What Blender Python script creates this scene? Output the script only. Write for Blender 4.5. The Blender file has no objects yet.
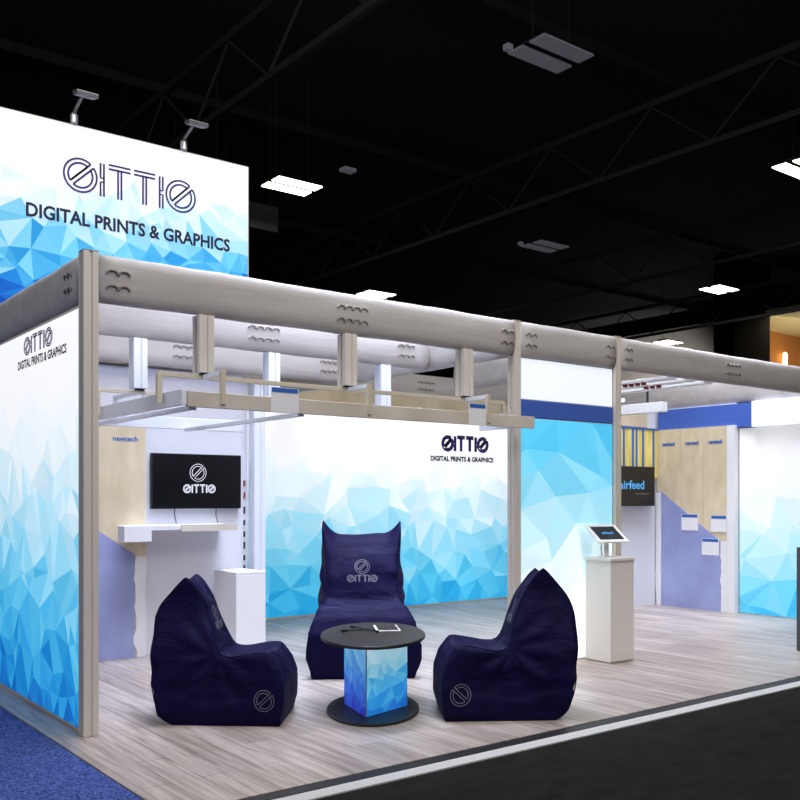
import bpy, bmesh, math, random
from mathutils import Vector, Matrix, noise
from mathutils.bvhtree import BVHTree
from mathutils.geometry import delaunay_2d_cdt

S = bpy.context.scene
COL = S.collection
random.seed(7)
X3, Y3, Z3 = Vector((1, 0, 0)), Vector((0, 1, 0)), Vector((0, 0, 1))


def lin(r, g, b):
    f = lambda c: c / 12.92 if c <= .04045 else ((c + .055) / 1.055) ** 2.4
    return (f(r / 255), f(g / 255), f(b / 255), 1)


# ---------------------------------------------------------------- materials
def mat(name, rgb, rough=.6, metal=0., emit=0., spec=.5):
    m = bpy.data.materials.new(name)
    m.use_nodes = True
    b = m.node_tree.nodes['Principled BSDF']
    b.inputs['Base Color'].default_value = lin(*rgb)
    b.inputs['Roughness'].default_value = rough
    b.inputs['Metallic'].default_value = metal
    b.inputs['Specular IOR Level'].default_value = spec
    if emit:
        b.inputs['Emission Color'].default_value = lin(*rgb)
        b.inputs['Emission Strength'].default_value = emit
    return m


def nodes(m):
    nt = m.node_tree
    return nt, nt.nodes, nt.links, nt.nodes['Principled BSDF']


def coords(nt, scale=(1, 1, 1), rot=(0, 0, 0)):
    tc = nt.nodes.new('ShaderNodeTexCoord')
    mp = nt.nodes.new('ShaderNodeMapping')
    mp.inputs['Scale'].default_value = scale
    mp.inputs['Rotation'].default_value = rot
    nt.links.new(tc.outputs['Object'], mp.inputs['Vector'])
    return mp.outputs['Vector']


def noisy(m, c1, c2, scale=(4, 4, 4), detail=5, lo=.35, hi=.65, bump=0., dist=.01):
    """two-tone noise in the base colour and, if asked, in the relief"""
    nt, N, L, b = nodes(m)
    n = N.new('ShaderNodeTexNoise')
    n.inputs['Scale'].default_value = 1
    n.inputs['Detail'].default_value = detail
    L.new(coords(nt, scale), n.inputs['Vector'])
    r = N.new('ShaderNodeValToRGB')
    r.color_ramp.elements[0].position, r.color_ramp.elements[1].position = lo, hi
    r.color_ramp.elements[0].color, r.color_ramp.elements[1].color = lin(*c1), lin(*c2)
    L.new(n.outputs['Fac'], r.inputs['Fac'])
    L.new(r.outputs['Color'], b.inputs['Base Color'])
    if bump:
        bp = N.new('ShaderNodeBump')
        bp.inputs['Strength'].default_value = bump
        bp.inputs['Distance'].default_value = dist
        L.new(n.outputs['Fac'], bp.inputs['Height'])
        L.new(bp.outputs['Normal'], b.inputs['Normal'])
    return m


def print_mat(name, strength, base=1.):
    """print with a glow, for back-lit fabric and the table column: the artwork comes from the mesh's face colours"""
    m = mat(name, (255, 255, 255), .8, spec=.1)
    nt, N, L, b = nodes(m)
    a = N.new('ShaderNodeVertexColor')
    a.layer_name = 'print'
    L.new(a.outputs['Color'], b.inputs['Base Color'])
    L.new(a.outputs['Color'], b.inputs['Emission Color'])
    b.inputs['Emission Strength'].default_value = strength
    return m


def plank_mat():
    m = mat('laminate', (170, 158, 150), .38, spec=.4)
    nt, N, L, b = nodes(m)
    v = coords(nt, (1, 1, 1), (0, 0, math.pi / 2))
    br = N.new('ShaderNodeTexBrick')
    br.inputs['Scale'].default_value = 1
    br.inputs['Brick Width'].default_value = 1.25
    br.inputs['Row Height'].default_value = .17
    br.inputs['Mortar Size'].default_value = .0025
    br.inputs['Mortar Smooth'].default_value = .3
    br.inputs['Color1'].default_value = lin(194, 184, 178)
    br.inputs['Color2'].default_value = lin(164, 153, 147)
    br.inputs['Mortar'].default_value = lin(112, 100, 94)
    br.offset = .37
    L.new(v, br.inputs['Vector'])
    n = N.new('ShaderNodeTexNoise')
    n.inputs['Scale'].default_value = 1
    n.inputs['Detail'].default_value = 8
    n.inputs['Distortion'].default_value = .6
    L.new(coords(nt, (22, 1.6, 1)), n.inputs['Vector'])
    r = N.new('ShaderNodeValToRGB')
    r.color_ramp.elements[0].position, r.color_ramp.elements[1].position = .3, .68
    r.color_ramp.elements[0].color, r.color_ramp.elements[1].color = lin(170, 160, 158), lin(255, 252, 250)
    L.new(n.outputs['Fac'], r.inputs['Fac'])
    mx = N.new('ShaderNodeMix')
    mx.data_type = 'RGBA'
    mx.blend_type = 'MULTIPLY'
    mx.inputs['Factor'].default_value = .85
    L.new(br.outputs['Color'], mx.inputs['A'])
    L.new(r.outputs['Color'], mx.inputs['B'])
    L.new(mx.outputs['Result'], b.inputs['Base Color'])
    bp = N.new('ShaderNodeBump')
    bp.inputs['Strength'].default_value = .12
    bp.inputs['Distance'].default_value = .003
    L.new(n.outputs['Fac'], bp.inputs['Height'])
    L.new(bp.outputs['Normal'], b.inputs['Normal'])
    return m


M = {}
M['laminate'] = plank_mat()
M['blue_carpet'] = noisy(mat('blue_carpet', (50, 70, 150), .95, spec=.1), (38, 50, 104), (86, 106, 172), (75, 75, 75), 3, .38, .64, .6, .01)
M['dark_carpet'] = noisy(mat('dark_carpet', (40, 38, 37), .95, spec=.1), (25, 24, 24), (37, 35, 34), (5, 9, 5), 8, .3, .7, .3, .01)
M['black_edge'] = mat('black_edge', (18, 18, 20), .5)
M['white_edge'] = mat('white_edge', (190, 188, 188), .6)
M['black_paint'] = mat('black_paint', (62, 62, 67), .9, spec=.1)
M['dark_steel'] = mat('dark_steel', (46, 46, 50), .8, spec=.2)
M['black_pillar'] = mat('black_pillar', (14, 14, 17), .9, spec=.05)
M['duct'] = mat('duct', (70, 70, 74), .7)
M['tube_fabric'] = noisy(mat('tube_fabric', (178, 168, 160), .75, spec=.2), (172, 166, 164), (188, 183, 181), (1.2, 5, 9), 6, .3, .7, .25, .03)
M['lacing'] = mat('lacing', (138, 131, 126), .8)
M['anodised'] = mat('anodised', (214, 207, 198), .45)
M['anodised_dark'] = mat('anodised_dark', (140, 132, 124), .5, .2)
M['white_metal'] = mat('white_metal', (226, 230, 240), .45)
M['tan_rail'] = mat('tan_rail', (206, 196, 176), .45, .1)
M['fascia'] = noisy(mat('fascia', (206, 198, 186), .55), (196, 187, 174), (212, 204, 193), (2, 2, 2), 3)
M['white_wall'] = mat('white_wall', (222, 223, 232), .6)
M['white_board'] = mat('white_board', (232, 232, 236), .6)
M['white_gloss'] = mat('white_gloss', (232, 228, 224), .4)
M['tan_board'] = noisy(mat('tan_board', (205, 190, 160), .8), (196, 180, 148), (214, 200, 172), (3, 3, 2), 4)
M['osb'] = noisy(mat('osb', (205, 184, 142), .8), (204, 188, 156), (222, 209, 180), (7, 7, 3), 6, .3, .7, .1)
M['lavender'] = noisy(mat('lavender', (150, 158, 205), .7), (142, 150, 198), (160, 168, 214), (2, 2, 1.5), 3)
M['yellow_ply'] = noisy(mat('yellow_ply', (228, 208, 110), .7), (214, 192, 92), (240, 224, 140), (14, 14, 2), 5)
M['blue_paint'] = mat('blue_paint', (66, 100, 190), .6)
M['blue_label'] = mat('blue_label', (40, 96, 176), .6)
M['ink'] = mat('ink', (22, 24, 62), .7)
M['ink_violet'] = mat('ink_violet', (58, 40, 110), .7)
M['bag'] = None
M['bag_logo'] = mat('bag_logo', (120, 116, 134), .8)
M['screen_logo'] = mat('screen_logo', (225, 225, 230), .6, emit=.6)
M['screen'] = mat('screen', (12, 13, 17), .3)
M['tv_case'] = mat('tv_case', (20, 20, 24), .45)
M['black_laminate'] = mat('black_laminate', (25, 25, 26), .5)
M['cable_black'] = mat('cable_black', (10, 10, 11), .6)
M['slate'] = mat('slate', (84, 84, 94), .6)
M['lamp_on'] = mat('lamp_on', (255, 246, 226), .5, emit=5)
M['lamp_off_glow'] = mat('lamp_off_glow', (132, 128, 140), .5, emit=.2)  # unlit fixtures: faint glow stands in for light reflected off the floor
M['spot_grey'] = mat('spot_grey', (118, 118, 120), .4, .6)
M['chrome'] = mat('chrome', (210, 212, 218), .25, .6)
M['red_tag'] = mat('red_tag', (150, 40, 44), .6)
M['grey_concrete'] = mat('grey_concrete', (130, 126, 122), .9)
M['warm_wood'] = mat('warm_wood', (170, 112, 58), .7)
M['warm_plaster'] = mat('warm_plaster', (214, 204, 160), .8)
M['warm_lamp'] = mat('warm_lamp', (255, 214, 140), .5, emit=5)
M['tablet_screen'] = mat('tablet_screen', (34, 36, 44), .25)
M['screen_blue'] = mat('screen_blue', (70, 150, 205), .5, emit=.5)
M['print_lit'] = print_mat('print_lit', .55)
M['print_end'] = print_mat('print_end', .15)
M['print_side'] = print_mat('print_side', .7)
M['print_tower'] = print_mat('print_tower', .25)
M['print_soft'] = print_mat('print_soft', .3)
M['print_table_glow'] = print_mat('print_table_glow', .6)  # column is no lamp; glow lifts its print out of the shade
M['light_white'] = mat('light_white', (236, 243, 255), .7, emit=.55)


def bag_mat():
    m = mat('bag_fabric', (9, 4, 50), .65, spec=.12)
    nt, N, L, b = nodes(m)
    n = N.new('ShaderNodeTexNoise')
    n.inputs['Scale'].default_value = 1
    n.inputs['Detail'].default_value = 4
    n.inputs['Distortion'].default_value = 1.2
    L.new(coords(nt, (5, 3, 9)), n.inputs['Vector'])
    w = N.new('ShaderNodeTexNoise')
    w.inputs['Scale'].default_value = 260
    L.new(coords(nt), w.inputs['Vector'])
    ad = N.new('ShaderNodeMath')
    ad.operation = 'MULTIPLY_ADD'
    ad.inputs[1].default_value = .04
    L.new(w.outputs['Fac'], ad.inputs[0])
    L.new(n.outputs['Fac'], ad.inputs[2])
    bp = N.new('ShaderNodeBump')
    bp.inputs['Strength'].default_value = .3
    bp.inputs['Distance'].default_value = .04
    L.new(ad.outputs[0], bp.inputs['Height'])
    L.new(bp.outputs['Normal'], b.inputs['Normal'])
    return m


M['bag'] = bag_mat()


# ---------------------------------------------------------------- mesh helpers
def box(bm, x0, x1, y0, y1, z0, z1):
    v = [bm.verts.new((x, y, z)) for z in (z0, z1) for y in (y0, y1) for x in (x0, x1)]
    for f in ((0, 2, 3, 1), (4, 5, 7, 6), (0, 1, 5, 4), (2, 6, 7, 3), (0, 4, 6, 2), (1, 3, 7, 5)):
        bm.faces.new([v[i] for i in f])
    return bm


def prism(bm, pts, a, b):
    """pts: closed ring of points as a function of end: a(p), b(p) give the two ends"""
    A = [bm.verts.new(a(p)) for p in pts]
    B = [bm.verts.new(b(p)) for p in pts]
    n = len(pts)
    for i in range(n):
        bm.faces.new((A[i], A[(i + 1) % n], B[(i + 1) % n], B[i]))
    bm.faces.new(A[::-1])
    bm.faces.new(B)
    return bm


def tube(bm, pts, r, n=8, closed=False):
    pts = [Vector(p) for p in pts]
    rings, up = [], None
    for i, p in enumerate(pts):
        if closed:
            t = (pts[(i + 1) % len(pts)] - pts[i - 1]).normalized()
        else:
            t = (pts[min(i + 1, len(pts) - 1)] - pts[max(i - 1, 0)]).normalized()
        if up is None:
            up = t.orthogonal().normalized()
        up = (up - t * up.dot(t)).normalized()
        w = t.cross(up)
        rings.append([bm.verts.new(p + (up * math.cos(2 * math.pi * k / n) + w * math.sin(2 * math.pi * k / n)) * r) for k in range(n)])
    m = len(rings)
    for i in range(m if closed else m - 1):
        a, b = rings[i], rings[(i + 1) % m]
        for k in range(n):
            bm.faces.new((a[k], a[(k + 1) % n], b[(k + 1) % n], b[k]))
    if not closed:
        bm.faces.new(rings[0][::-1])
        bm.faces.new(rings[-1])
    return bm


def bar(bm, p0, p1, w, h=None):
    """square bar between two points, w across, h in the upright direction"""
    h = h or w
    p0, p1 = Vector(p0), Vector(p1)
    t = (p1 - p0).normalized()
    side = t.cross(Z3) if abs(t.z) < .95 else t.cross(Y3)
    side.normalize()
    up = side.cross(t)
    ring = [(-1, -1), (1, -1), (1, 1), (-1, 1)]
    return prism(bm, ring, lambda q: p0 + side * q[0] * w / 2 + up * q[1] * h / 2, lambda q: p1 + side * q[0] * w / 2 + up * q[1] * h / 2)


def lathe(bm, prof, n=48, c=(0, 0, 0)):
    rings = []
    for r, z in prof:
        rings.append([bm.verts.new((c[0] + r * math.cos(2 * math.pi * k / n), c[1] + r * math.sin(2 * math.pi * k / n), c[2] + z)) for k in range(n)])
    for a, b in zip(rings, rings[1:]):
        for k in range(n):
            bm.faces.new((a[k], a[(k + 1) % n], b[(k + 1) % n], b[k]))
    bm.faces.new(rings[0][::-1])
    bm.faces.new(rings[-1])
    return bm


def obj(name, bm, m, parent=None, bevel=0., smooth=False, loc=None):
    bmesh.ops.recalc_face_normals(bm, faces=bm.faces)
    me = bpy.data.meshes.new(name)
    bm.to_mesh(me)
    bm.free()
    return obj_me(name, me, m, parent, bevel, smooth, loc)


def objs(name, bm, m, parent=None, **k):
    """every separate piece of bm becomes a part of its own"""
    seen, out = set(), []
    bm.verts.ensure_lookup_table()
    bm.verts.index_update()
    for v in bm.verts:
        if v.index in seen:
            continue
        stack, isl = [v], []
        seen.add(v.index)
        while stack:
            q = stack.pop()
            isl.append(q)
            for e in q.link_edges:
                o = e.other_vert(q)
                if o.index not in seen:
                    seen.add(o.index)
                    stack.append(o)
        nb = B()
        mp = {q: nb.verts.new(q.co) for q in isl}
        for f in {f for q in isl for f in q.link_faces}:
            nb.faces.new([mp[q] for q in f.verts])
        out.append(obj(name, nb, m, parent, **k))
    bm.free()
    return out


def obj_me(name, me, m, parent=None, bevel=0., smooth=False, loc=None):
    o = bpy.data.objects.new(name, me)
    COL.objects.link(o)
    if m is not None:
        me.materials.append(m if not isinstance(m, str) else M[m])
    if parent is not None:
        o.parent = parent
    if loc is not None:
        o.location = loc
    if bevel:
        md = o.modifiers.new('edge', 'BEVEL')
        md.width = bevel
        md.segments = 2
        md.limit_method = 'ANGLE'
        md.angle_limit = math.radians(40)
    if smooth:
        for p in me.polygons:
            p.use_smooth = True
    return o


def B():
    return bmesh.new()


def bx(*a):
    return box(B(), *a)


def thing(name, label, cat, loc=(0, 0, 0), rz=0., group=None):
    o = bpy.data.objects.new(name, None)
    o.empty_display_size = .1
    COL.objects.link(o)
    o.location = loc
    o.rotation_euler = (0, 0, rz)
    return tag(o, label, cat, group)


def tag(o, label, cat, group=None):
    o['label'] = label
    o['category'] = cat
    if group:
        o['group'] = group
    return o


def struct(name, bm, m, parent=None, label=None, **k):
    o = obj(name, bm, m, parent, **k)
    o['kind'] = 'structure'
    if label:
        o['label'] = label
        o['category'] = name.split('_')[0]
    return o


# ---------------------------------------------------------------- artwork: logo strokes and lettering
def arc(cx, cy, r, a0, a1, n=26):
    return [(cx + r * math.cos(math.radians(a0 + (a1 - a0) * i / n)), cy + r * math.sin(math.radians(a0 + (a1 - a0) * i / n))) for i in range(n + 1)]


def ring_strokes(cx, cy, R):
    """the ring with a slanting bar through it, drawn in outline"""
    r = R * .74
    g = R * .13                                    # half width of the bar
    d = math.radians(44)
    ux, uy = math.cos(d), math.sin(d)
    px, py = -uy, ux
    P = lambda t, s: (cx + ux * t + px * s, cy + uy * t + py * s)
    deg = lambda p: math.degrees(math.atan2(p[1] - cy, p[0] - cx))
    so, si = math.sqrt(R * R - g * g), math.sqrt(r * r - g * g)
    uo, lo = deg(P(so, g)), deg(P(so, -g))
    out = [arc(cx, cy, R, uo, lo + 360, 56)]
    out.append(arc(cx, cy, r, deg(P(si, g)), deg(P(-si, g)) % 360))
    out.append(arc(cx, cy, r, deg(P(-si, -g)) % 360, deg(P(si, -g)) + 360))
    out.append([P(so, g), P(-si, g)])
    out.append([P(so, -g), P(-si, -g)])
    out.append([P(si, g), P(-si, g)])
    return out


def word_strokes():
    """the five-letter logotype in outline, 4 units long and 1 unit tall"""
    s = ring_strokes(.47, .5, .47)
    s += ring_strokes(3.53, .5, .47)
    for x, d in ((1.1, -1), (2.9, 1)):
        a, b = x - .05 * d, x + .05 * d
        s += [[(a, .02), (a, .98)], [(b, .98), (b, .55), (a, .55)], [(b, .02), (b, .43), (a, .43)]]
    for x in (1.62, 2.38):
        s += [[(x - .33, .98), (x + .33, .98)], [(x - .33, .86), (x + .33, .86)],
              [(x - .05, .86), (x - .05, .02)], [(x + .05, .86), (x + .05, .02)]]
    return s


def resample(p, step):
    out = [p[0]]
    for a, b in zip(p, p[1:]):
        L = math.dist(a, b)
        n = max(1, int(L / step))
        out += [(a[0] + (b[0] - a[0]) * i / n, a[1] + (b[1] - a[1]) * i / n) for i in range(1, n + 1)]
    return out


def ribbons(strokes, w, place, step=.1):
    """flat ribbons w wide along strokes; place(x, y) puts an artwork point in the scene"""
    bm = B()
    for p in strokes:
        p = resample(p, step)
        prev = None
        for i, q in enumerate(p):
            a, b = p[max(i - 1, 0)], p[min(i + 1, len(p) - 1)]
            L = math.dist(a, b) or 1
            nx, ny = -(b[1] - a[1]) / L * w / 2, (b[0] - a[0]) / L * w / 2
            cur = (bm.verts.new(place(q[0] + nx, q[1] + ny)), bm.verts.new(place(q[0] - nx, q[1] - ny)))
            if prev:
                bm.faces.new((prev[0], prev[1], cur[1], cur[0]))
            prev = cur
    return bm


def lettering(text, width, height, place, bold=.0):
    """text fitted to width x height, its flat mesh put in the scene by place(x, y)"""
    c = bpy.data.curves.new('t', 'FONT')
    c.body = text
    c.offset = bold
    c.resolution_u = 3
    o = bpy.data.objects.new('t', c)
    COL.objects.link(o)
    dg = bpy.context.evaluated_depsgraph_get()
    me = bpy.data.meshes.new_from_object(o.evaluated_get(dg))
    bpy.data.objects.remove(o)
    bpy.data.curves.remove(c)
    xs = [v.co.x for v in me.vertices]
    ys = [v.co.y for v in me.vertices]
    x0, x1, y0, y1 = min(xs), max(xs), min(ys), max(ys)
    for v in me.vertices:
        v.co = place((v.co.x - x0) / (x1 - x0) * width, (v.co.y - y0) / (y1 - y0) * height)
    return me


class Face:
    """a flat face in the place: origin, direction to its right, upright; n points out of it"""
    def __init__(s, o, r):
        s.o, s.r = Vector(o), Vector(r)
        s.n = s.r.cross(Z3)

    def __call__(s, u, v, off=0.):
        return s.o + s.r * u + Z3 * v + s.n * off


def ramp(stops, t):
    t = max(0, min(1, t))
    for (a, ca), (b, cb) in zip(stops, stops[1:]):
        if t <= b:
            k = (t - a) / (b - a)
            return tuple(ca[i] + (cb[i] - ca[i]) * k for i in range(3))
    return stops[-1][1]


def geo_mesh(name, face, w, h, n, fn, seed, off=0., jit=.1, squash=1.):
    """the faceted low triangle artwork: random points, triangulated, one printed colour per triangle"""
    rnd = random.Random(seed)
    pts = [(0, 0), (w, 0), (w, h), (0, h)]
    k = max(2, int(math.sqrt(n * w / h * squash)))
    j = max(2, int(n / k))
    for i in range(1, k):
        pts += [(w * (i + rnd.uniform(-.3, .3)) / k, 0), (w * (i + rnd.uniform(-.3, .3)) / k, h)]
    for i in range(1, j):
        pts += [(0, h * (i + rnd.uniform(-.3, .3)) / j), (w, h * (i + rnd.uniform(-.3, .3)) / j)]
    for a in range(k):
        for b in range(j):
            if rnd.random() < .86:
                pts.append((w * (a + .5 + rnd.uniform(-.52, .52)) / k, h * (b + .5 + rnd.uniform(-.52, .52)) / j))
    pts = [Vector((min(max(p[0], 0), w), min(max(p[1], 0), h))) for p in pts]
    vs, es, fs = delaunay_2d_cdt(pts, [], [], 0, 1e-4)[:3]
    me = bpy.data.meshes.new(name)
    me.from_pydata([face(v.x, v.y, off) for v in vs], [], [list(f) for f in fs])
    at = me.color_attributes.new('print', 'FLOAT_COLOR', 'CORNER')
    for p in me.polygons:
        c = sum((vs[i] for i in fs[p.index]), Vector((0, 0))) / 3
        col = fn(c.x / w, c.y / h, rnd, jit)
        for li in p.loop_indices:
            at.data[li].color = lin(*[max(0, min(255, q)) for q in col])
    if (me.polygons[0].normal.dot(face.n)) < 0:
        me.flip_normals()
    return me


def shade_fn(stops, tilt=0., lift=0.):
    def fn(u, v, rnd, jit):
        k = v + tilt * (u - .5) + rnd.gauss(0, jit) * min(1, .25 + 1.6 * (1 - v))
        c = ramp(stops, k)
        d = rnd.uniform(-7, 7) * (1 if min(c) < 235 else .25)
        return tuple(q + d for q in c)
    return fn


WHITE = (255, 255, 255)
G_TOWER = shade_fn([(0, (24, 70, 176)), (.24, (24, 86, 186)), (.36, (40, 146, 212)), (.48, (104, 194, 230)), (.6, (180, 226, 244)), (.72, (228, 245, 252)), (.82, WHITE), (1, WHITE)], -.1)
G_BACK = shade_fn([(0, (40, 160, 216)), (.14, (80, 190, 229)), (.33, (140, 214, 239)), (.52, (200, 235, 247)), (.66, (236, 248, 253)), (.78, WHITE), (1, WHITE)], .08)
G_LEFT = shade_fn([(0, (24, 108, 196)), (.1, (36, 150, 218)), (.26, (80, 190, 234)), (.42, (150, 220, 244)), (.6, (208, 239, 250)), (.76, (245, 252, 254)), (.86, WHITE), (1, WHITE)], .1)
G_MID = shade_fn([(0, WHITE), (.25, (246, 252, 255)), (.5, (205, 240, 252)), (.72, (150, 222, 248)), (.88, (104, 206, 244)), (1, (66, 188, 238))], 0)
G_RIGHT = shade_fn([(0, (70, 192, 236)), (.1, (112, 210, 242)), (.26, (168, 228, 247)), (.46, (212, 241, 250)), (.66, (242, 250, 254)), (.78, WHITE), (1, WHITE)], -.05)
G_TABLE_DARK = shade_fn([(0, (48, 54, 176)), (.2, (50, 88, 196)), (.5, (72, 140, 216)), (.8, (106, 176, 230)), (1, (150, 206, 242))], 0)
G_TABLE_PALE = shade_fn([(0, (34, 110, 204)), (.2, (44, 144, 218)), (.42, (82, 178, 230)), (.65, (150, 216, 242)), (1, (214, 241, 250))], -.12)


def lightbox(name, label, face, w, h, depth, n, fn, seed, m='print_lit', z0=0., frame=.025, jit=.1, squash=1.):
    """framed back-lit fabric wall; face origin is its lower left corner seen from the front"""
    t = thing(name, label, 'lightbox', face(w / 2, 0, 0))
    inv = -t.location
    L = Face(face.o + inv, face.r)
    bm = B()
    ring = [(0, 0), (w, 0), (w, h), (0, h)]
    prism(bm, ring, lambda p: L(p[0], p[1], -.006), lambda p: L(p[0], p[1], -depth))
    obj('frame', bm, 'anodised', t, bevel=.004)
    me = geo_mesh('graphic', L, w - 2 * frame, h - 2 * frame, n, fn, seed, .0, jit, squash)
    me.transform(Matrix.Translation(L.r * frame + Z3 * frame))
    obj_me('graphic', me, m, t)
    return t, L


def add_logo(t, L, u, v, lw, wline, m, off=.004, ky=1.):
    k = lw / 4
    place = lambda x, y: L(u + x * k, v + y * k * ky, off)
    return obj('logotype', ribbons(word_strokes(), wline / k, place, .2), m, t)


# ---------------------------------------------------------------- hall: floor, walls, ceiling
FY = -1.7
struct('floor_hall', bx(-40, 75, -30, 75, -.2, -.016), 'dark_carpet', label='dark grey hall floor in front of the booth')
struct('floor', bx(-.22, 9.6, FY, 4.6, -.016, 0), 'laminate', label='greyish wood plank floor of the exhibition booth')
struct('trim_shadow', bx(-.22, 9.6, FY - .09, FY, -.016, -.004), 'black_edge', label='black strip drawn for the shadow line along the plank floor edge')  # thin shadow at the floor edge, modelled as a black strip
struct('trim_2', bx(-.22, 9.6, FY - .2, FY - .09, -.016, -.008), 'white_edge', label='white edge strip in front of the black strip')
tag(obj('aisle_carpet', bx(-6, -.225, -9, 9, -.016, -.006), 'blue_carpet'), 'blue speckled carpet in the aisle left of the booth', 'carpet')
struct('ceiling', bx(-40, 75, -30, 75, 12.5, 12.7), 'black_paint', label='black painted hall ceiling')
struct('wall_back', bx(-40, 75, 74.6, 75, -.03, 12.5), 'black_paint', label='dark far wall of the hall')
struct('wall_right', bx(74.6, 75, -30, 74.6, -.03, 12.5), 'black_paint', label='dark side wall of the hall')
struct('wall_left', bx(-40, -39.6, -30, 74.6, -.03, 12.5), 'black_paint', label='dark hall wall beyond the aisle')
struct('wall_front', bx(-39.6, 74.6, -30, -29.6, -.03, 12.5), 'black_paint', label='dark hall wall behind the viewer')


def truss(x, label):
    t = thing('roof_truss', label, 'truss', (x, 20, 8.4), 0, 'black roof trusses of the hall')
    a, b, d = B(), B(), B()
    bar(a, (0, -32, 0), (0, 54, 0), .11)
    bar(b, (0, -32, 1.2), (0, 54, 1.2), .13)
    tube(d, [(0, -32 + 1.4 * i, .04 if i % 2 == 0 else 1.15) for i in range(61)], .03, 6)
    obj('lower_chord', a, 'dark_steel', t)
    obj('upper_chord', b, 'dark_steel', t)
    obj('web', d, 'dark_steel', t)


truss(5.6, 'black steel roof truss nearest overhead, above the booth')
truss(13.8, 'black steel roof truss crossing the picture behind the nearest hall lamps')
truss(22.0, 'black steel roof truss behind the second row of hall lamps')
truss(30.4, 'black steel roof truss farthest off, near the grey concrete block')
for i, (y, w) in enumerate(((9, 'nearest'), (17.5, 'middle'), (26, 'farthest'))):
    tag(obj('roof_purlin', bar(B(), (-20, 0, 0), (56, 0, 0), .12, .25), 'dark_steel', loc=(0, y, 12.3)), 'dark purlin under the ceiling, %s of three' % w, 'beam', 'roof purlins')

d = thing('air_duct', 'dull grey rectangular air duct above the lit lamp behind the tower sign', 'duct', (9.9, 17.8, 8.7))
obj('body', bx(-.9, .9, -1.6, 1.6, 0, .7), 'duct', d, bevel=.03)
hm = B()
for sx in (-.8, .8):
    for sy in (-1.3, 1.3):
        bar(hm, (sx, sy, .7), (sx, sy, 3.8), .03)
objs('hanger', hm, 'dark_steel', d)


def hall_lamp(x, y, on, label, z=9.0, k=1.0):
    t = thing('hall_lamp', label, 'ceiling lamp', (x, y, z), 0, 'lit hall lamps' if on else 'unlit hall lamps')
    for s in (-1, 1):
        hs = obj('housing', bx(-.6 * k, .6 * k, s * .25 * k - .17 * k, s * .25 * k + .17 * k, .03, .06), 'dark_steel', t, bevel=.01)
        obj('diffuser', bx(-.6 * k, .6 * k, s * .25 * k - .17 * k, s * .25 * k + .17 * k, 0, .03), 'lamp_on' if on else 'lamp_off_glow', hs)
    h = B()
    for s in (-.45, .45):
        bar(h, (s, -.3, .13), (s, .3, .13), .04)
        bar(h, (s, 0, .13), (s, 0, 3.5), .015)
    objs('hanger', h, 'dark_steel', t)
    if not on:
        obj('sensor', bx(-.72, -.6, .3, .42, .02, .12), 'lamp_off_glow', t)
    return t


hall_lamp(9.62, 5.08, False, 'largest unlit twin lamp high above the booth, nearest')
hall_lamp(18.4, 13.57, False, 'smaller unlit twin lamp hanging beyond the near truss')
hall_lamp(9.62, 13.54, True, 'lit twin lamp beside the right edge of the tower sign')
hall_lamp(18.29, 21.97, True, 'lit twin lamp just above the long front header tube')
hall_lamp(27.6, 13.76, True, 'lit twin lamp hanging clear above the right header tube')
hall_lamp(18.2, 5.35, True, 'lit twin lamp cut off by the right picture edge')
hall_lamp(35.78, 21.97, True, 'lit twin lamp low over the tube, left of the concrete block')
hall_lamp(44.6, 22.2, True, 'lit twin lamp farthest off, below the wooden mezzanine')
tag(obj('smoke_detector', bx(-.16, .16, -.12, .12, 0, .08), 'lamp_off_glow', loc=(10.1, 11.86, 9.0), bevel=.01), 'small grey ceiling device between two hall lamps', 'device')
bpy.data.objects['smoke_detector']['label'] = 'small pale box under the ceiling, right of the lit lamp'

# far structures of the hall
tag(obj('concrete_block', bx(43.75, 47, 24.4, 38, -.03, 11.4), 'grey_concrete', bevel=.05), 'grey concrete block far off behind the right header tube', 'building')
tag(obj('dark_pillar', bx(35.4, 38.35, 18.17, 19.2, -.03, 12.5), 'black_pillar'), 'broad black pillar left of the warmly lit gallery', 'pillar')
mz = thing('mezzanine', 'far upper gallery with pale soffit, wooden wall and warm lamps', 'gallery', (44, 20, 0))
obj('soffit', bx(-6, 14, -6, .3, 10.0, 10.25), 'warm_plaster', mz)
obj('rear_wall', bx(-6, 14, .3, .6, 5, 10.0), 'warm_wood', mz)
obj('deck', bx(-6, 14, -6, .3, 6.2, 6.5), 'black_pillar', mz)
wl = B()
for x in (-3.4, -1.0, 1.4):
    lathe(wl, [(.06, 0), (.12, .1), (.12, .6), (.06, .7)], 12, (x, .1, 8.3))
objs('wall_lamp', wl, 'warm_lamp', mz)
dl = B()
for x in (-4.2, -1.2):
    lathe(dl, [(.22, 0), (.22, .05)], 12, (x, -3.2, 9.94))
objs('downlight', dl, 'warm_lamp', mz)
cb = B()
for x in (-4.1, .6):
    bar(cb, (x, -5.6, 6.5), (x, -5.6, 10), .22)
objs('column', cb, 'black_pillar', mz)
rl = B()
for z in (7.0, 7.5):
    bar(rl, (-6, -5.9, z), (14, -5.9, z), .06)
objs('railing', rl, 'black_pillar', mz)


# ---------------------------------------------------------------- booth frame: posts and header tubes
def post_bm(w, z0, z1):
    """extruded aluminium section with a slot down each face"""
    h, g, d = w / 2, w * .09, w * .1
    q = [(-h, -h), (-g, -h), (-g, -h + d), (g, -h + d), (g, -h)]
    ring = []
    for k in range(4):
        a = math.pi / 2 * k
        ring += [(x * math.cos(a) - y * math.sin(a), x * math.sin(a) + y * math.cos(a)) for x, y in q]
    return prism(B(), ring, lambda p: (p[0], p[1], z0), lambda p: (p[0], p[1], z1))


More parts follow.
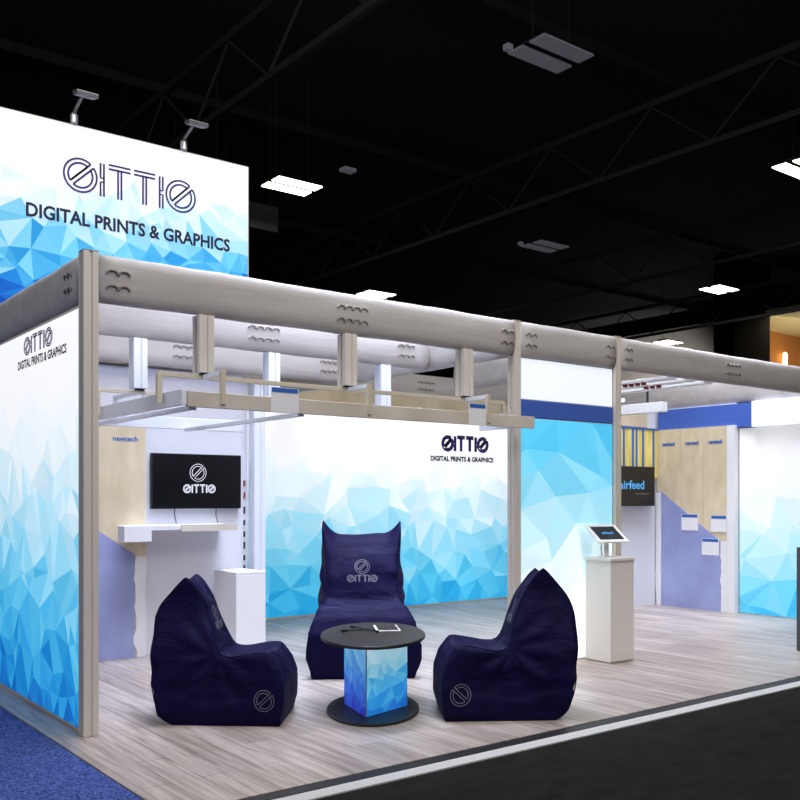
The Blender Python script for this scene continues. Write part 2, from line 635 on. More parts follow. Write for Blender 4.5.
def post(x, y, label, w=.1, z1=3.06, m='anodised'):
    t = thing('upright_post', label, 'post', (x, y, 0))
    obj('profile', post_bm(w, 0, z1 - .006), m, t, bevel=.003)
    obj('end_cap', bx(-w / 2, w / 2, -w / 2, w / 2, z1 - .006, z1), 'anodised_dark', t)
    return t


post(-.008, 0, 'nearest corner post between printed side wall and front opening', .096)
post(3.752, 0.01, 'slotted post at the left edge of the middle blue panel', .085)
post(5.1, 0, 'slotted post at the right edge of the middle blue panel', .085)
post(2.64, 2.62, 'pale inner post right of the television wall', .13, 2.72, 'white_metal')
post(8.92, .0, 'far right front post at the booth end')


def header_tube(p0, p1, label, laces, zc=2.9, hh=.155, hd=.066, one_side=False):
    """fabric-wrapped header beam: a flattened round section with laced joints"""
    p0, p1 = Vector((p0[0], p0[1], zc)), Vector((p1[0], p1[1], zc))
    t = thing('header_tube', label, 'beam', (p0 + p1) / 2)
    d = (p1 - p0).normalized()
    sd = d.cross(Z3)
    L = (p1 - p0).length
    n, seg = 28, max(2, int(L / .12))
    bm = B()
    rings = []
    sec = []
    for k in range(n):
        a = 2 * math.pi * k / n
        c, s_ = math.cos(a), math.sin(a)
        sec.append((math.copysign(abs(c) ** .6, c) * hd, math.copysign(abs(s_) ** .8, s_) * hh))
    for i in range(seg + 1):
        u = -L / 2 + L * i / seg
        row = []
        for (y, z) in sec:
            q = d * u + sd * y + Z3 * z
            k = noise.noise((q + t.location) * 2.2) * .006 + noise.noise((q + t.location) * 7) * .003
            row.append(bm.verts.new(q + (sd * y / hd + Z3 * z / hh) * k))
        rings.append(row)
    for a, b in zip(rings, rings[1:]):
        for k in range(n):
            bm.faces.new((a[k], a[(k + 1) % n], b[(k + 1) % n], b[k]))
    bm.faces.new(rings[0][::-1])
    bm.faces.new(rings[-1])
    obj('sleeve', bm, 'tube_fabric', t, smooth=True)
    if laces:
        for u0, u1 in laces:                       # distance from p0 along the tube
            k = max(2, int(round((u1 - u0) / .07)))
            p = (u1 - u0) / k
            for sgn in ((-1,) if one_side else (-1, 1)):
                for z in (-.075, .02):
                    pts = []
                    for i in range(k):
                        for f, dz in ((.06, .006), (.1, .018), (.3, .028), (.7, .028), (.9, .018), (.94, .006)):
                            zz = z + dz
                            y = hd * max(.0, 1 - (abs(zz) / hh) ** 2.5) ** .3
                            pts.append(d * (-L / 2 + u0 + (i + f) * p) + sd * sgn * (y + .004) + Z3 * zz)
                    obj('lacing', tube(B(), pts, .009, 6), 'lacing', t)
    return t


header_tube((.044, .012), (3.705, .012), 'long grey front header tube right of the corner post', [(.04, .2), (1.8, 2.08), (3.49, 3.64)])
header_tube((3.798, .012), (5.055, .012), 'short grey header tube over the middle blue panel', [(.03, .17), (1.09, 1.23)])
header_tube((5.145, .012), (8.845, .012), 'grey header tube over the right-hand booth bay', [(.03, .15), (1.72, 2.0)])
header_tube((.0, .09), (.0, 5.2), 'grey header tube on top of the printed side wall', [(.06, .2)])
header_tube((.09, 1.15), (3.665, 1.15), 'inner grey tube just behind the long front tube', [(.02, .14), (1.62, 1.92), (3.2, 3.4)])
header_tube((.09, 2.5), (3.665, 2.5), 'inner grey tube in front of the tower base', [(1.55, 1.85), (3.2, 3.45)])
header_tube((3.755, .086), (3.755, 4.0), 'inner grey tube running back from the middle left post', [(1.1, 1.38), (2.3, 2.6)])
header_tube((2.8, 4.24), (7.9, 4.24), 'rear grey tube above the wide back wall lightbox', [(1.6, 1.9), (3.2, 3.5)], zc=3.06)
header_tube((8.97, .09), (8.97, 4.2), 'grey tube above the blue wall band at the right end', [])
header_tube((5.1, .086), (5.1, 2.3), 'inner grey tube running back from the middle right post', [])

# ---------------------------------------------------------------- printed walls
t, L = lightbox('graphic_wall', 'tall faceted white to blue side wall left of the corner post', Face((-.03, 5.2, 0), (0, -1, 0)), 5.14, 2.742, .06, 420, G_LEFT, 3, z0=0, jit=.05, squash=2.6, m='print_side')
uw = lambda y: 5.2 - y
add_logo(t, L, uw(1.31), 2.55, .66, .014, 'ink_violet', ky=.8)
obj_me('lettering', lettering('DIGITAL PRINTS & GRAPHICS', 1.12, .065, lambda x, y: L(uw(1.47) + x, 2.46 + y, .004), .03), 'ink', t)

t, L = lightbox('tower_sign', 'raised tower lightbox with large logotype above the booth', Face((.09, 2.66, 2.762), (1, 0, 0)), 2.48, 2.14, .9, 230, G_TOWER, 11, frame=.012, jit=.055, m='print_tower')
add_logo(t, L, .6, 1.525, 1.28, .018, 'ink_violet')
lg = [o for o in t.children if o.name.startswith('logotype')][0]
obj_me('lettering', lettering('DIGITAL PRINTS & GRAPHICS', 1.99, .128, lambda x, y: L(.27 + x, 1.225 + y, .004), .028), 'ink', t)

t, L = lightbox('graphic_wall', 'wide faceted back wall lightbox behind the middle bean bag', Face((2.75, 4.2, 0), (1, 0, 0)), 5.2, 2.62, .1, 240, G_BACK, 5, jit=.06)
add_logo(t, L, 6.46 - 2.75, 2.165, .88, .03, 'ink_violet')
obj_me('lettering', lettering('DIGITAL PRINTS & GRAPHICS', 1.2, .075, lambda x, y: L(6.25 - 2.75 + x, 2.02 + y, .004), .05), 'ink', t)
tag(obj('header_board', bx(2.75, 7.95, 4.2, 4.28, 2.63, 2.9), 'tan_board', bevel=.004), 'tan board above the wide back wall lightbox', 'board')

t, L = lightbox('graphic_panel', 'middle panel fading from blue to white between two posts', Face((3.798, -.01, 0), (1, 0, 0)), 1.256, 2.215, .06, 26, G_MID, 21, frame=.008, jit=.045)
tag(obj('blue_header', bx(3.798, 5.054, -.012, .05, 2.218, 2.368), 'blue_paint', bevel=.003), 'plain blue strip above the middle faceted panel', 'panel')
hb = thing('header_lightbox', 'blank white lightbox above the plain blue strip', 'lightbox', (4.426, 0, 2.37))
obj('frame', bx(-.628, .628, 0, .06, 0, .37), 'white_metal', hb)
obj('diffuser', bx(-.615, .615, -.012, 0, .008, .365), 'light_white', hb)

t, L = lightbox('graphic_wall', 'faceted white to blue wall at the right end of the booth', Face((8.9, 1.08, 0), (0, -1, 0)), 1.02, 2.413, .08, 28, G_RIGHT, 31, frame=.008, jit=.05, m='print_end')

# ---------------------------------------------------------------- left bay: tower foot, television wall, boards
tag(obj('television_wall', bx(1.445, 2.49, 2.66, 2.76, 0, 2.74), 'white_wall', bevel=.004), 'pale grey wall panel carrying the television', 'panel')
gp_ = thing('gap_strip', 'narrow dark slot with red bits between television wall and inner post', 'gap strip', (2.535, 2.7, 0))
obj('backing', bx(-.04, .04, .0, .03, 0, 2.72), 'white_wall', gp_)
gm = B()
rr = random.Random(4)
for z in (.75, .86, .98, 1.1, 1.22, 1.34):
    box(gm, -.008, .006, -.012, 0, z, z + rr.uniform(.05, .1))
objs('dark_item', gm, 'black_edge', gp_)
gm = B()
for z in (1.5, 1.62):
    box(gm, -.009, .008, -.014, 0, z, z + .06)
objs('red_item', gm, 'red_tag', gp_)


def poly_slab(face, pts, off0, off1):
    return prism(B(), pts, lambda p: face(p[0], p[1], off0), lambda p: face(p[0], p[1], off1))


def ragged(x0, x1, z0, z1, seed, amp=.02, n=14):
    r = random.Random(seed)
    left = [(x0 + r.uniform(-amp, amp), z0 + (z1 - z0) * i / n) for i in range(n + 1)]
    right = [(x1 + r.uniform(-amp, amp) * .3, z1 - (z1 - z0) * i / n) for i in range(n + 1)]
    return left + right


tag(obj('tower_wall', bx(.09, 1.44, 2.68, 2.76, 0, 2.74), 'white_wall'), 'white tower base wall behind the left wood sample board', 'panel')
sb = thing('sample_board', 'wood sample board with lavender sheet left of the television wall', 'display board', (0.7, 2.6, 0))
F = Face((-.6, 0, 0), (1, 0, 0))
obj('board', bx(-.6, .74, 0, .06, 0, 2.17), 'osb', sb, bevel=.003)
obj('membrane', poly_slab(F, [(0, 0), (1.23, 0), (1.23, .97), (.88, 1.2), (0, 1.75)], .001, .006), 'lavender', sb)
obj('wrap_strip', poly_slab(F, ragged(1.23, 1.338, 0, .95, 2), .001, .012), 'white_board', sb)
obj_me('lettering', lettering('newtech', .24, .05, lambda x, y: F(1.02 + x, 2.03 + y, .003), .02), 'blue_label', sb)

sh = thing('wall_shelf', 'white shelf with boxed left end under the television', 'shelf', (1.65, 2.4, 1.2))
obj('board', bx(-.45, .58, -.12, .259, -.0, .045), 'white_board', sh, bevel=.004)
obj('front_lip', bx(0, .58, -.14, -.12, -.012, .05), 'fascia', sh)
obj('end_box', bx(-.56, -.3, -.16, .0, -.1, .05), 'white_board', sh, bevel=.006)

tv = thing('television', 'black wall television showing ring logo and logotype', 'television', (1.973, 2.6, 1.663))
obj('case', bx(-.475, .475, 0, .045, -.268, .268), 'tv_case', tv, bevel=.006)
obj('screen', bx(-.462, .462, -.004, 0, -.254, .256), 'screen', tv)
obj('wall_mount', bx(-.2, .2, .045, .062, -.15, .15), 'dark_steel', tv)
F = Face((0, 0, 0), (1, 0, 0))
obj('ring_logo', ribbons(ring_strokes(0, .085, .085), .0045, lambda x, y: F(x, y, .006), .02), 'screen_logo', tv)
k = .34 / 4
obj('logotype', ribbons(word_strokes(), .011 / k * .5, lambda x, y: F(-.155 + x * k, -.115 + y * k, .006), .2), 'screen_logo', tv)
cm = B()
for x in (-.22, .22):
    tube(cm, [(x, .045, -.25), (x, .05, -.33), (x + .01, .03, -.41)], .005, 6)
objs('cable', cm, 'spot_grey', tv)


def pedestal(name, label, x0, x1, y0, y1, z, m, lip=.0):
    t = thing(name, label, 'pedestal', ((x0 + x1) / 2, (y0 + y1) / 2, 0))
    a, b = (x1 - x0) / 2, (y1 - y0) / 2
    obj('body', bx(-a, a, -b, b, .012, z - .03), m, t, bevel=.004)
    obj('plinth', bx(-a + .012, a - .012, -b + .012, b - .012, 0, .012), 'fascia', t)
    obj('top', bx(-a - lip, a + lip, -b - lip, b + lip, z - .03, z), m, t, bevel=.004)
    return t


pedestal('display_pedestal', 'white pedestal standing in front of the television wall', 2.14, 2.46, 2.12, 2.58, .79, 'white_board')
pedestal('kiosk_pedestal', 'white pedestal carrying the tilted tablet beside the middle panel', 4.6, 4.93, -.36, -.065, .955, 'white_gloss', .014)
pedestal('side_counter', 'dark slate counter cut off by the right picture edge', 6.56, 7.2, -1.5, -1.03, 1.02, 'slate')

# kiosk tablet
kt = thing('tablet_kiosk', 'tilted white tablet on a curved stand, on the white pedestal', 'tablet', (4.72, -.215, .955), math.radians(-12))
obj('foot', bx(-.07, .07, -.05, .05, 0, .008), 'white_gloss', kt, bevel=.003)
st = B()
for s in (-.03, .03):
    tube(st, [(s, .03, .008), (s, .045, .08), (s, .035, .14), (s, .0, .2)], .007, 8)
objs('stand', st, 'chrome', kt, smooth=True)
obj('support', bx(-.025, .025, .0, .014, .008, .2), 'white_gloss', kt, bevel=.003)
rot = Matrix.Translation((0, 0, .215)) @ Matrix.Rotation(math.radians(34), 4, 'X')


def tilted(bm):
    bm.transform(rot)
    return bm


obj('case', tilted(bx(-.175, .175, -.135, .135, -.008, .008)), 'white_gloss', kt, bevel=.005)
obj('screen', tilted(bx(-.135, .135, -.1, .1, .008, .0095)), 'tablet_screen', kt)
me = lettering('airfeed', .13, .04, lambda x, y: rot @ Vector((-.065 + x, -.02 + y, .011)), .01)
obj_me('screen_text', me, 'screen_blue', kt)

# ---------------------------------------------------------------- hanging canopy of the left bay with its drop posts
hc = thing('hanging_canopy', 'hanging rectangular canopy of beige boards under the front tubes', 'canopy', (2.1, .65, 2.09))
def hcb(x0, x1, y0, y1, z0, z1):
    return bx(x0 - 2.1, x1 - 2.1, y0 - .65, y1 - .65, z0 - 2.09, z1 - 2.09)
obj('fascia_board', hcb(.53, 3.70, -.29, -.255, 2.09, 2.19), 'fascia', hc, bevel=.003)
obj('side_board', hcb(.49, .525, -.29, 1.62, 2.10, 2.20), 'white_metal', hc, bevel=.003)
obj('side_board', hcb(3.6, 3.63, -.25, .3, 2.10, 2.19), 'white_metal', hc, bevel=.003)
obj('back_board', hcb(.49, 1.95, 1.62, 1.65, 2.09, 2.19), 'white_metal', hc, bevel=.003)
for x in (.56, 1.38):
    obj('crossbar', hcb(x, x + .05, -.25, 1.62, 2.075, 2.1), 'white_metal', hc)
for y in (-.0, 1.15):
    bm = bar(B(), (.45 - 2.1, y - .65, 2.325 - 2.09), (3.62 - 2.1, y - .65, 2.325 - 2.09), .03)
    bm2 = B()
    bar(bm, (.46 - 2.1, y - .65, 2.325 - 2.09), (.46 - 2.1, y - .65, 2.13 - 2.09), .035)
    if y == 0:
        bar(bm2, (3.61 - 2.1, y - .65, 2.325 - 2.09), (3.61 - 2.1, y - .65, 2.13 - 2.09), .035)
    obj('rail', bm, 'tan_rail', hc, bevel=.003)
    objs('rail_drop', bm2, 'tan_rail', hc, bevel=.003)
    s = -1 if y == 0 else 1
    e = .285 if y == 0 else .48
    for x in (.78, 1.97, 3.16) if y == 0 else (.78,):
        p = Vector((x - 2.1, y - .65, 2.325 - 2.09))
        obj('arm', bar(B(), p + Y3 * s * .016, p + Y3 * s * e, .03), 'white_metal', hc, bevel=.003)
        obj('hook', bar(B(), p + Y3 * s * e + Z3 * .016, p + Y3 * s * e - Z3 * (.21 if y == 0 else .14), .034), 'tan_rail' if y == 0 else 'white_metal', hc, bevel=.003)
names = {0: 'front row under the long front tube', 1.15: 'rear row under the inner tube'}
for y in (0, 1.15):
    for x, w in ((.78, 'leftmost'), (1.97, 'middle'), (3.16, 'rightmost')):
        t = thing('drop_post', '%s short hanging post of the %s' % (w, names[y]), 'post', (x, y, 2.353), 0, 'drop posts under the header tubes')
        obj('profile', post_bm(.11, 0, .39), 'anodised' if y == 0 else 'white_metal', t, bevel=.003)
        obj('clamp', bx(-.02, .04, -.03, .03, -.012, 0), 'black_edge', t)


def card(name, label, face, w, h, cat='card', lines=3):
    t = thing(name, label, cat, face(0, 0, 0), 0, 'white cards with a blue heading')
    L = Face((0, 0, 0), face.r)
    obj('sheet', poly_slab(L, [(0, 0), (w, 0), (w, h), (0, h)], 0, .004), 'white_board', t)
    obj('heading', poly_slab(L, [(w * .03, h * .8), (w * .97, h * .8), (w * .97, h * .98), (w * .03, h * .98)], .004, .006), 'blue_label', t)
    return t


card('info_card', 'white card with blue heading on the canopy fascia, left of middle', Face((1.14, -.291, 2.09), (1, 0, 0)), .22, .17)
card('info_card', 'white card with blue heading at the right end of the canopy fascia', Face((2.95, -.291, 2.09), (1, 0, 0)), .18, .17)

# ---------------------------------------------------------------- right bay
tag(obj('rear_partition', bx(6.6, 8.82, 2.34, 2.42, 0, 2.72), 'white_wall'), 'pale grey rear partition of the right-hand bay', 'panel')
tag(obj('end_partition', bx(8.905, 8.96, 1.13, 4.2, 0, 2.748), 'white_wall'), 'pale end partition behind the right wood sample board', 'panel')
tag(obj('wall_band', bx(8.86, 8.903, .86, 2.33, 2.42, 2.73), 'blue_paint', bevel=.003), 'plain blue band above the right wood sample board', 'panel')
tag(obj('header_lightbox', bx(8.82, 8.96, .07, .85, 2.415, 2.742), 'light_white', bevel=.004), 'blank white lightbox right of the plain blue band', 'lightbox')

sb = thing('sample_board', 'large wood sample board with lavender sheet at the right end', 'display board', (8.82, 1.7, 0))
F = Face((0, .62, 0), (0, -1, 0))
F0 = lambda u, v, off=0: F(u, v, off)
obj('board', bx(0, .083, -.6, .62, 0, 2.45), 'osb', sb)
obj('end_face', bx(.0, .083, -.615, -.6, 0, 2.45), 'white_board', sb)
obj('edge_strip', poly_slab(F, [(1.12, 0), (1.23, 0), (1.23, 2.45), (1.12, 2.45)], .001, .008), 'white_board', sb)
obj('membrane', poly_slab(F, [(.0, 0), (1.03, 0), (1.06, .9), (.1, 1.58), (.0, 1.6)], .001, .006), 'lavender', sb)
obj('wrap_strip', poly_slab(F, ragged(1.03, 1.12, 0, .93, 5, .012), .006, .013), 'white_board', sb)
obj('wrap_edge', poly_slab(F, ragged(.0, .08, 0, 1.58, 6, .012), .007, .014), 'white_board', sb)
bm = B()
for u in (.40, .76):
    box(bm, -.003, -.0005, .62 - u - .006, .62 - u + .006, .95, 2.45)
objs('board_joint', bm, 'tan_board', sb)
for u in (.1, .48, .84):
    obj_me('lettering', lettering('newtech', .21, .055, lambda x, y: F(u + x, 2.22 + y, .004), .05), 'blue_label', sb)
r = (0, -1, 0)
card('info_card', 'upper left white card with blue heading on the lavender sheet', Face((8.8135, 1.9, 1.06), r), .26, .22)
card('info_card', 'white card with blue heading on bare wood by the board end', Face((8.8135, 1.44, 1.05), r), .235, .22)
card('info_card', 'lowest white card with blue heading on the lavender sheet', Face((8.8135, 1.58, .74), r), .26, .22)

yp = thing('timber_panel', 'yellow timber panel with blue stripes above the black monitor', 'panel', (7.75, 2.3, 1.9))
obj('board', bx(-.6, 1.06, 0, .039, -.12, .56), 'yellow_ply', yp)
bm = B()
for x in (.33, .52, .60, .74, .97):
    box(bm, x - .018, x + .018, -.006, 0, -.0, .56)
box(bm, -.6, 1.06, -.008, 0, .545, .57)
objs('stripe', bm, 'blue_label', yp)
tag(obj('tan_panel', bx(7.15, 8.6, 2.31, 2.339, 2.48, 2.7), 'tan_board'), 'tan panel above the yellow timber panel', 'panel')
mo = thing('monitor', 'black wall monitor with pale blue lettering beside the yellow panel', 'monitor', (8.22, 2.22, 1.66))
obj('case', bx(-.56, .43, 0, .06, -.27, .27), 'tv_case', mo, bevel=.006)
obj('screen', bx(-.55, .42, -.004, 0, -.26, .262), 'screen', mo)
obj('wall_mount', bx(-.2, .2, .06, .079, .0, .2), 'dark_steel', mo)
F = Face((0, 0, 0), (1, 0, 0))
obj_me('lettering', lettering('airfeed', .52, .12, lambda x, y: F(-.33 + x, -.04 + y, .006), .02), 'screen_blue', mo)
obj('tagline', bx(.0, .3, -.006, -.004, -.11, -.095), 'spot_grey', mo)
card('info_card', 'white card with blue heading below the black monitor', Face((7.72, 2.342, 1.08), (1, 0, 0)), .22, .22)

rc = thing('hanging_canopy', 'white slatted canopy hanging in the right-hand bay', 'canopy', (7, 1.2, 2.55))
obj('side_board', bx(.36, .48, -.05, 1.1, 0, .12), 'white_board', rc, bevel=.003)
for i, x in enumerate((-.75, -.42, -.09)):
    obj('slat', bx(x, x + .16, -.95, 1.1, .22, .25), 'white_board', rc, bevel=.003)
obj('crossbar', bx(-.75, .48, .6, .64, .17, .22), 'white_metal', rc)
hg = B()
for y in (.2, .9):
    bar(hg, (.42, y, .12), (.42, y, .4), .02)
objs('hanger', hg, 'dark_steel', rc)
rt = B()
for x, y0, n_ in ((-.67, -.6, 4), (-.34, -.55, 3)):
    for i in range(n_):
        box(rt, x - .01, x + .03, y0 + i * .085, y0 + .04 + i * .085, .19, .22)
objs('red_tag', rt, 'red_tag', rc)


# ---------------------------------------------------------------- tower spotlights
def spot(x, label):
    t = thing('arm_spotlight', label, 'spotlight', (x, 2.68, 4.9), 0, 'arm spotlights on the tower')
    obj('clamp', lathe(B(), [(.028, 0), (.034, .02), (.034, .09), (.02, .11)], 16), 'chrome', t)
    obj('arm', tube(B(), [(0, 0, .1), (0, -.03, .13), (0, -.19, .185), (0, -.22, .195)], .016, 10), 'spot_grey', t, smooth=True)
    h = bx(-.1, .1, -.06, .06, -.02, .02)
    h.transform(Matrix.Translation((0.02, -.25, .2)) @ Matrix.Rotation(math.radians(14), 4, 'X'))
    obj('lamp_head', h, 'spot_grey', t, bevel=.008)
    g = bx(-.085, .085, -.048, .048, -.024, -.02)
    g.transform(Matrix.Translation((0.02, -.25, .2)) @ Matrix.Rotation(math.radians(14), 4, 'X'))
    obj('glass', g, 'lamp_off_glow', t)


spot(.79, 'grey arm spotlight on the tower top, nearer the left picture edge')
spot(1.86, 'grey arm spotlight on the tower top, nearer the tower corner')

# ---------------------------------------------------------------- bean bag chairs
PROFILE = [(-.34, 0), (-.42, .07), (-.475, .3), (-.5, .55), (-.495, .74), (-.45, .86), (-.34, .985), (-.27, 1.045), (-.2, .985), (-.12, .86), (-.07, .72),
           (-.035, .6), (.0, .5), (.12, .49), (.3, .535), (.36, .535), (.43, .43), (.475, .3), (.475, .14), (.45, 0)]
HW = [(0, .345), (.1, .375), (.21, .392), (.3, .378), (.4, .33), (.5, .28), (.58, .252), (.75, .245), (.9, .258), (1.0, .27)]


def hw(z):
    for (a, wa), (b, wb) in zip(HW, HW[1:]):
        if z <= b:
            return wa + (wb - wa) * (z - a) / (b - a)
    return HW[-1][1]


def fine(p, step=.03, closed=True):
    out = []
    for i in range(len(p) if closed else len(p) - 1):
        a, b = p[i], p[(i + 1) % len(p)]
        n = max(1, int(math.dist(a, b) / step))
        out += [(a[0] + (b[0] - a[0]) * j / n, a[1] + (b[1] - a[1]) * j / n) for j in range(n)]
    return out


def seat_width(x, z):
    """the seat cushion stays wide where it reaches forward of the back"""
    w = hw(z)
    if x > -.05:
        w += .03 * min(1, (x + .05) / .25) * max(0, min(1, (z - .3) / .15))
    return w


def bag_mesh(seed, ear, taper=0.):
    prof = fine(PROFILE)
    bm = B()
    prism(bm, prof, lambda p: (p[0], -seat_width(*p), p[1]), lambda p: (p[0], seat_width(*p), p[1]))
    bmesh.ops.triangulate(bm, faces=[f for f in bm.faces if len(f.verts) > 4])
    bmesh.ops.recalc_face_normals(bm, faces=bm.faces)
    me = bpy.data.meshes.new('body')
    bm.to_mesh(me)
    bm.free()
    o = bpy.data.objects.new('tmp', me)
    COL.objects.link(o)
    md = o.modifiers.new('r', 'REMESH')
    md.mode = 'VOXEL'
    md.voxel_size = .018
    dg = bpy.context.evaluated_depsgraph_get()
    me2 = bpy.data.meshes.new_from_object(o.evaluated_get(dg))
    bpy.data.objects.remove(o)
    bm = B()
    bm.from_mesh(me2)
    for _ in range(5):
        bmesh.ops.smooth_vert(bm, verts=bm.verts, factor=.5, use_axis_x=True, use_axis_y=True, use_axis_z=True)
    bm.normal_update()
    new = []
    for v in bm.verts:
        p = v.co.copy()
        w = abs(p.y) / max(.05, seat_width(p.x, p.z))
        # cushioned flanks, sagging seat, pulled folds at the foot of the back
        q = p.copy()
        if p.z > .03:
            d = v.normal
            fold = noise.noise(Vector((p.x * 3, p.y * 5, p.z * 7 + seed))) * .012
            r = math.hypot(p.x + .02, p.z - .5)
            ang = math.atan2(p.z - .5, p.x + .02)
            fold += math.sin(ang * 9 + noise.noise(p * 4) * 2 + seed) * .009 * math.exp(-((r - .22) / .16) ** 2)
            ridg = 1 - abs(noise.noise(Vector((p.x * 4 + p.z * 3, p.y * 4, p.z * 5 - p.x * 2 + seed * 2))))
            fold += (ridg ** 4 - .45) * .006
            q += d * fold
            if p.z < .5 and w > .85:
                q.y *= 1 + .05 * math.sin(min(1, p.z / .5) * math.pi) * (1 - min(1, abs(p.x) / .55) ** 2)
        # seat dips between the bolsters
        if p.x > -.02 and p.z > .4:
            q.z -= .05 * math.cos(min(1, w) * math.pi / 2) * min(1, (p.x + .02) / .1) * max(0, 1 - max(0, p.x - .3) / .12)
        # pointed upper corners
        if p.z > .8:
            k = (p.z - .8) / .2
            e = max(0, (w - .55) / .45)
            q.z += (ear * e ** 2.2 - .03) * min(1, k) + .008 * math.sin(p.y * 17 + seed) * k
            q.y *= 1 + .06 * e * k
        new.append(q)
    for v, q in zip(bm.verts, new):
        v.co = q
    for _ in range(1):
        bmesh.ops.smooth_vert(bm, verts=bm.verts, factor=.4, use_axis_x=True, use_axis_y=True, use_axis_z=True)
    for v in bm.verts:
        k = max(0, min(1, (v.co.z - .45) / .5))
        v.co.y *= 1 - taper * k * k * (3 - 2 * k)
    z0 = min(v.co.z for v in bm.verts)
    for v in bm.verts:
        v.co.z = max(0, v.co.z - z0 - .004)
    return bm


def bean_bag(label, loc, rz, size, seed, fat=1., ear=.13, taper=0.):
    t = thing('bean_bag_chair', label, 'bean bag', loc, rz, 'navy bean bag chairs')
    bm = bag_mesh(seed, ear, taper)
    bm.normal_update()
    tree = BVHTree.FromBMesh(bm)
    sc = Matrix.Diagonal((size, size * fat, size, 1))

    def cast(o, d, lift=.003):
        h = tree.ray_cast(Vector(o), Vector(d))
        if h[0] is None:
            h = tree.find_nearest(Vector(o))
        return sc @ (h[0] - Vector(d) * lift)

    seam = B()
    for s in (-1, 1):
        pts = []
        for (x, z) in fine(PROFILE, .035):
            if z < .02:
                continue
            k = max(0, min(1, (z - .45) / .5))
            p = Vector((x, s * seat_width(x, z) * (1 - taper * k * k * (3 - 2 * k)), z + (.05 if z > .9 else 0)))
            h = tree.find_nearest(p)
            pts.append(sc @ (h[0] + h[1] * .0005))
        sm = [pts[0]] + [(pts[i - 1] + pts[i] * 2 + pts[i + 1]) / 4 for i in range(1, len(pts) - 1)] + [pts[-1]]
        tube(seam, sm, .0045 * size, 5)
    marks = []
    for s in (-1, 1):
        marks.append(ribbons(ring_strokes(.34, .185, .073), .0042, lambda x, y: cast((x, s * 1.2, y), (0, -s, 0)), .02))
    ring = ribbons(ring_strokes(0, .765, .052), .004, lambda x, y: cast((1.0, x, y), (-1, 0, 0)), .015)
    k = .215 / 4
    word = ribbons(word_strokes(), .0042 / k, lambda x, y: cast((1.0, -.1075 + x * k, .65 + y * k), (-1, 0, 0)), .2)
    bm.transform(sc)
    obj('body', bm, 'bag', t, smooth=True)
    obj('seam', seam, 'bag', t, smooth=True)
    for b in marks:
        obj('side_emblem', b, 'bag_logo', t)
    obj('back_emblem', ring, 'bag_logo', t)
    obj('logotype', word, 'bag_logo', t)
    return t


IR = math.atan2(-.6103, .7922)                      # heading that faces the viewer's right
bean_bag('navy bean bag chair facing the table from its left, by the corner post', (.93, -.06, 0), IR + math.radians(-3), .93, 1.7, .9, .04, .42)
bean_bag('largest navy bean bag chair, upright behind the table with two pointed corners', (2.72, .86, 0), math.atan2(-6.6, -4.7) + .02, 1.16, 5.1, 1.08)
bean_bag('navy bean bag chair facing the table from its right, by the floor edge', (2.53, -1.11, 0), IR + math.pi + math.radians(3), .97, 9.3, .9, .04, .42)

# ---------------------------------------------------------------- table and what lies on it
TX, TY = 1.845, -.508
tb = thing('pedestal_table', 'rounded oval black table on a faceted blue printed three-sided column', 'table', (TX, TY, 0))
fwa = math.atan2(.7922, .6103)


def oval(bm):
    bm.transform(Matrix.Rotation(fwa, 4, 'Z') @ Matrix.Diagonal((1.6, 1, 1, 1)))
    return bm


obj('base', oval(lathe(B(), [(.32, 0), (.328, .004), (.328, .014), (.322, .018)], 72)), 'black_laminate', tb)
obj('tabletop', oval(lathe(B(), [(.355, .512), (.366, .516), (.37, .524), (.37, .534), (.366, .54)], 72)), 'black_laminate', tb)
fw = Vector((.6103, .7922, 0))
rt_ = Vector((.7922, -.6103, 0))
ax = (fw * .99 + rt_ * .135).normalized()           # from the near edge of the column to its centre
sd = ax.cross(Z3)
side = .455
R_ = side / math.sqrt(3)
P0 = -ax * (R_ + .06) + rt_ * .006
P1 = P0 + (ax * math.cos(math.radians(30)) - sd * .5) * side
P2 = P0 + (ax * math.cos(math.radians(30)) + sd * .5) * side
colb = prism(B(), [P0, P2, P1], lambda p: (p.x, p.y, .018), lambda p: (p.x, p.y, .512))
obj('column', colb, 'white_board', tb)
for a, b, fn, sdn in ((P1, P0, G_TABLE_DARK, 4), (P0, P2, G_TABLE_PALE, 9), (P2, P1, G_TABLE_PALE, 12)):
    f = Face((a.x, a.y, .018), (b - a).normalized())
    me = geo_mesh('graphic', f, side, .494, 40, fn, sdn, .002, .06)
    obj_me('graphic', me, 'print_table_glow', tb)
obj('corner_trim', bar(B(), (P0.x, P0.y, .018), (P0.x, P0.y, .512), .006), 'anodised_dark', tb)

# tablet lying on the table, framed in white
tl = thing('tablet_computer', 'dark tablet with white rim lying on the black table top', 'tablet', (TX + .115 + .1, TY - .005 + .13, .54), IR + .12)
obj('rim', bx(-.088, .088, -.15, .15, 0, .008), 'white_gloss', tl, bevel=.004)
obj('screen', bx(-.073, .073, -.132, .132, .008, .0095), 'black_laminate', tl)
ch = thing('charging_cable', 'black branching charging cable lying left of the tablet', 'cable', (TX - .08 + .1, TY + .02 + .13, .54), IR)
cm = B()
tube(cm, [(-.12, -.06, .008), (-.07, -.02, .009), (0, .0, .012), (.06, -.02, .009), (.1, -.09, .008)], .006, 8)
tube(cm, [(-.07, .12, .008), (-.03, .08, .01), (0, .0, .012)], .005, 8)
obj('cord', cm, 'cable_black', ch, smooth=True)
for p, q in (((-.12, -.06), (-.15, -.09)), ((.1, -.09), (.11, -.13)), ((-.07, .12), (-.1, .14))):
    obj('plug', bar(B(), (p[0], p[1], .009), (q[0], q[1], .009), .018, .016), 'cable_black', ch, bevel=.003)

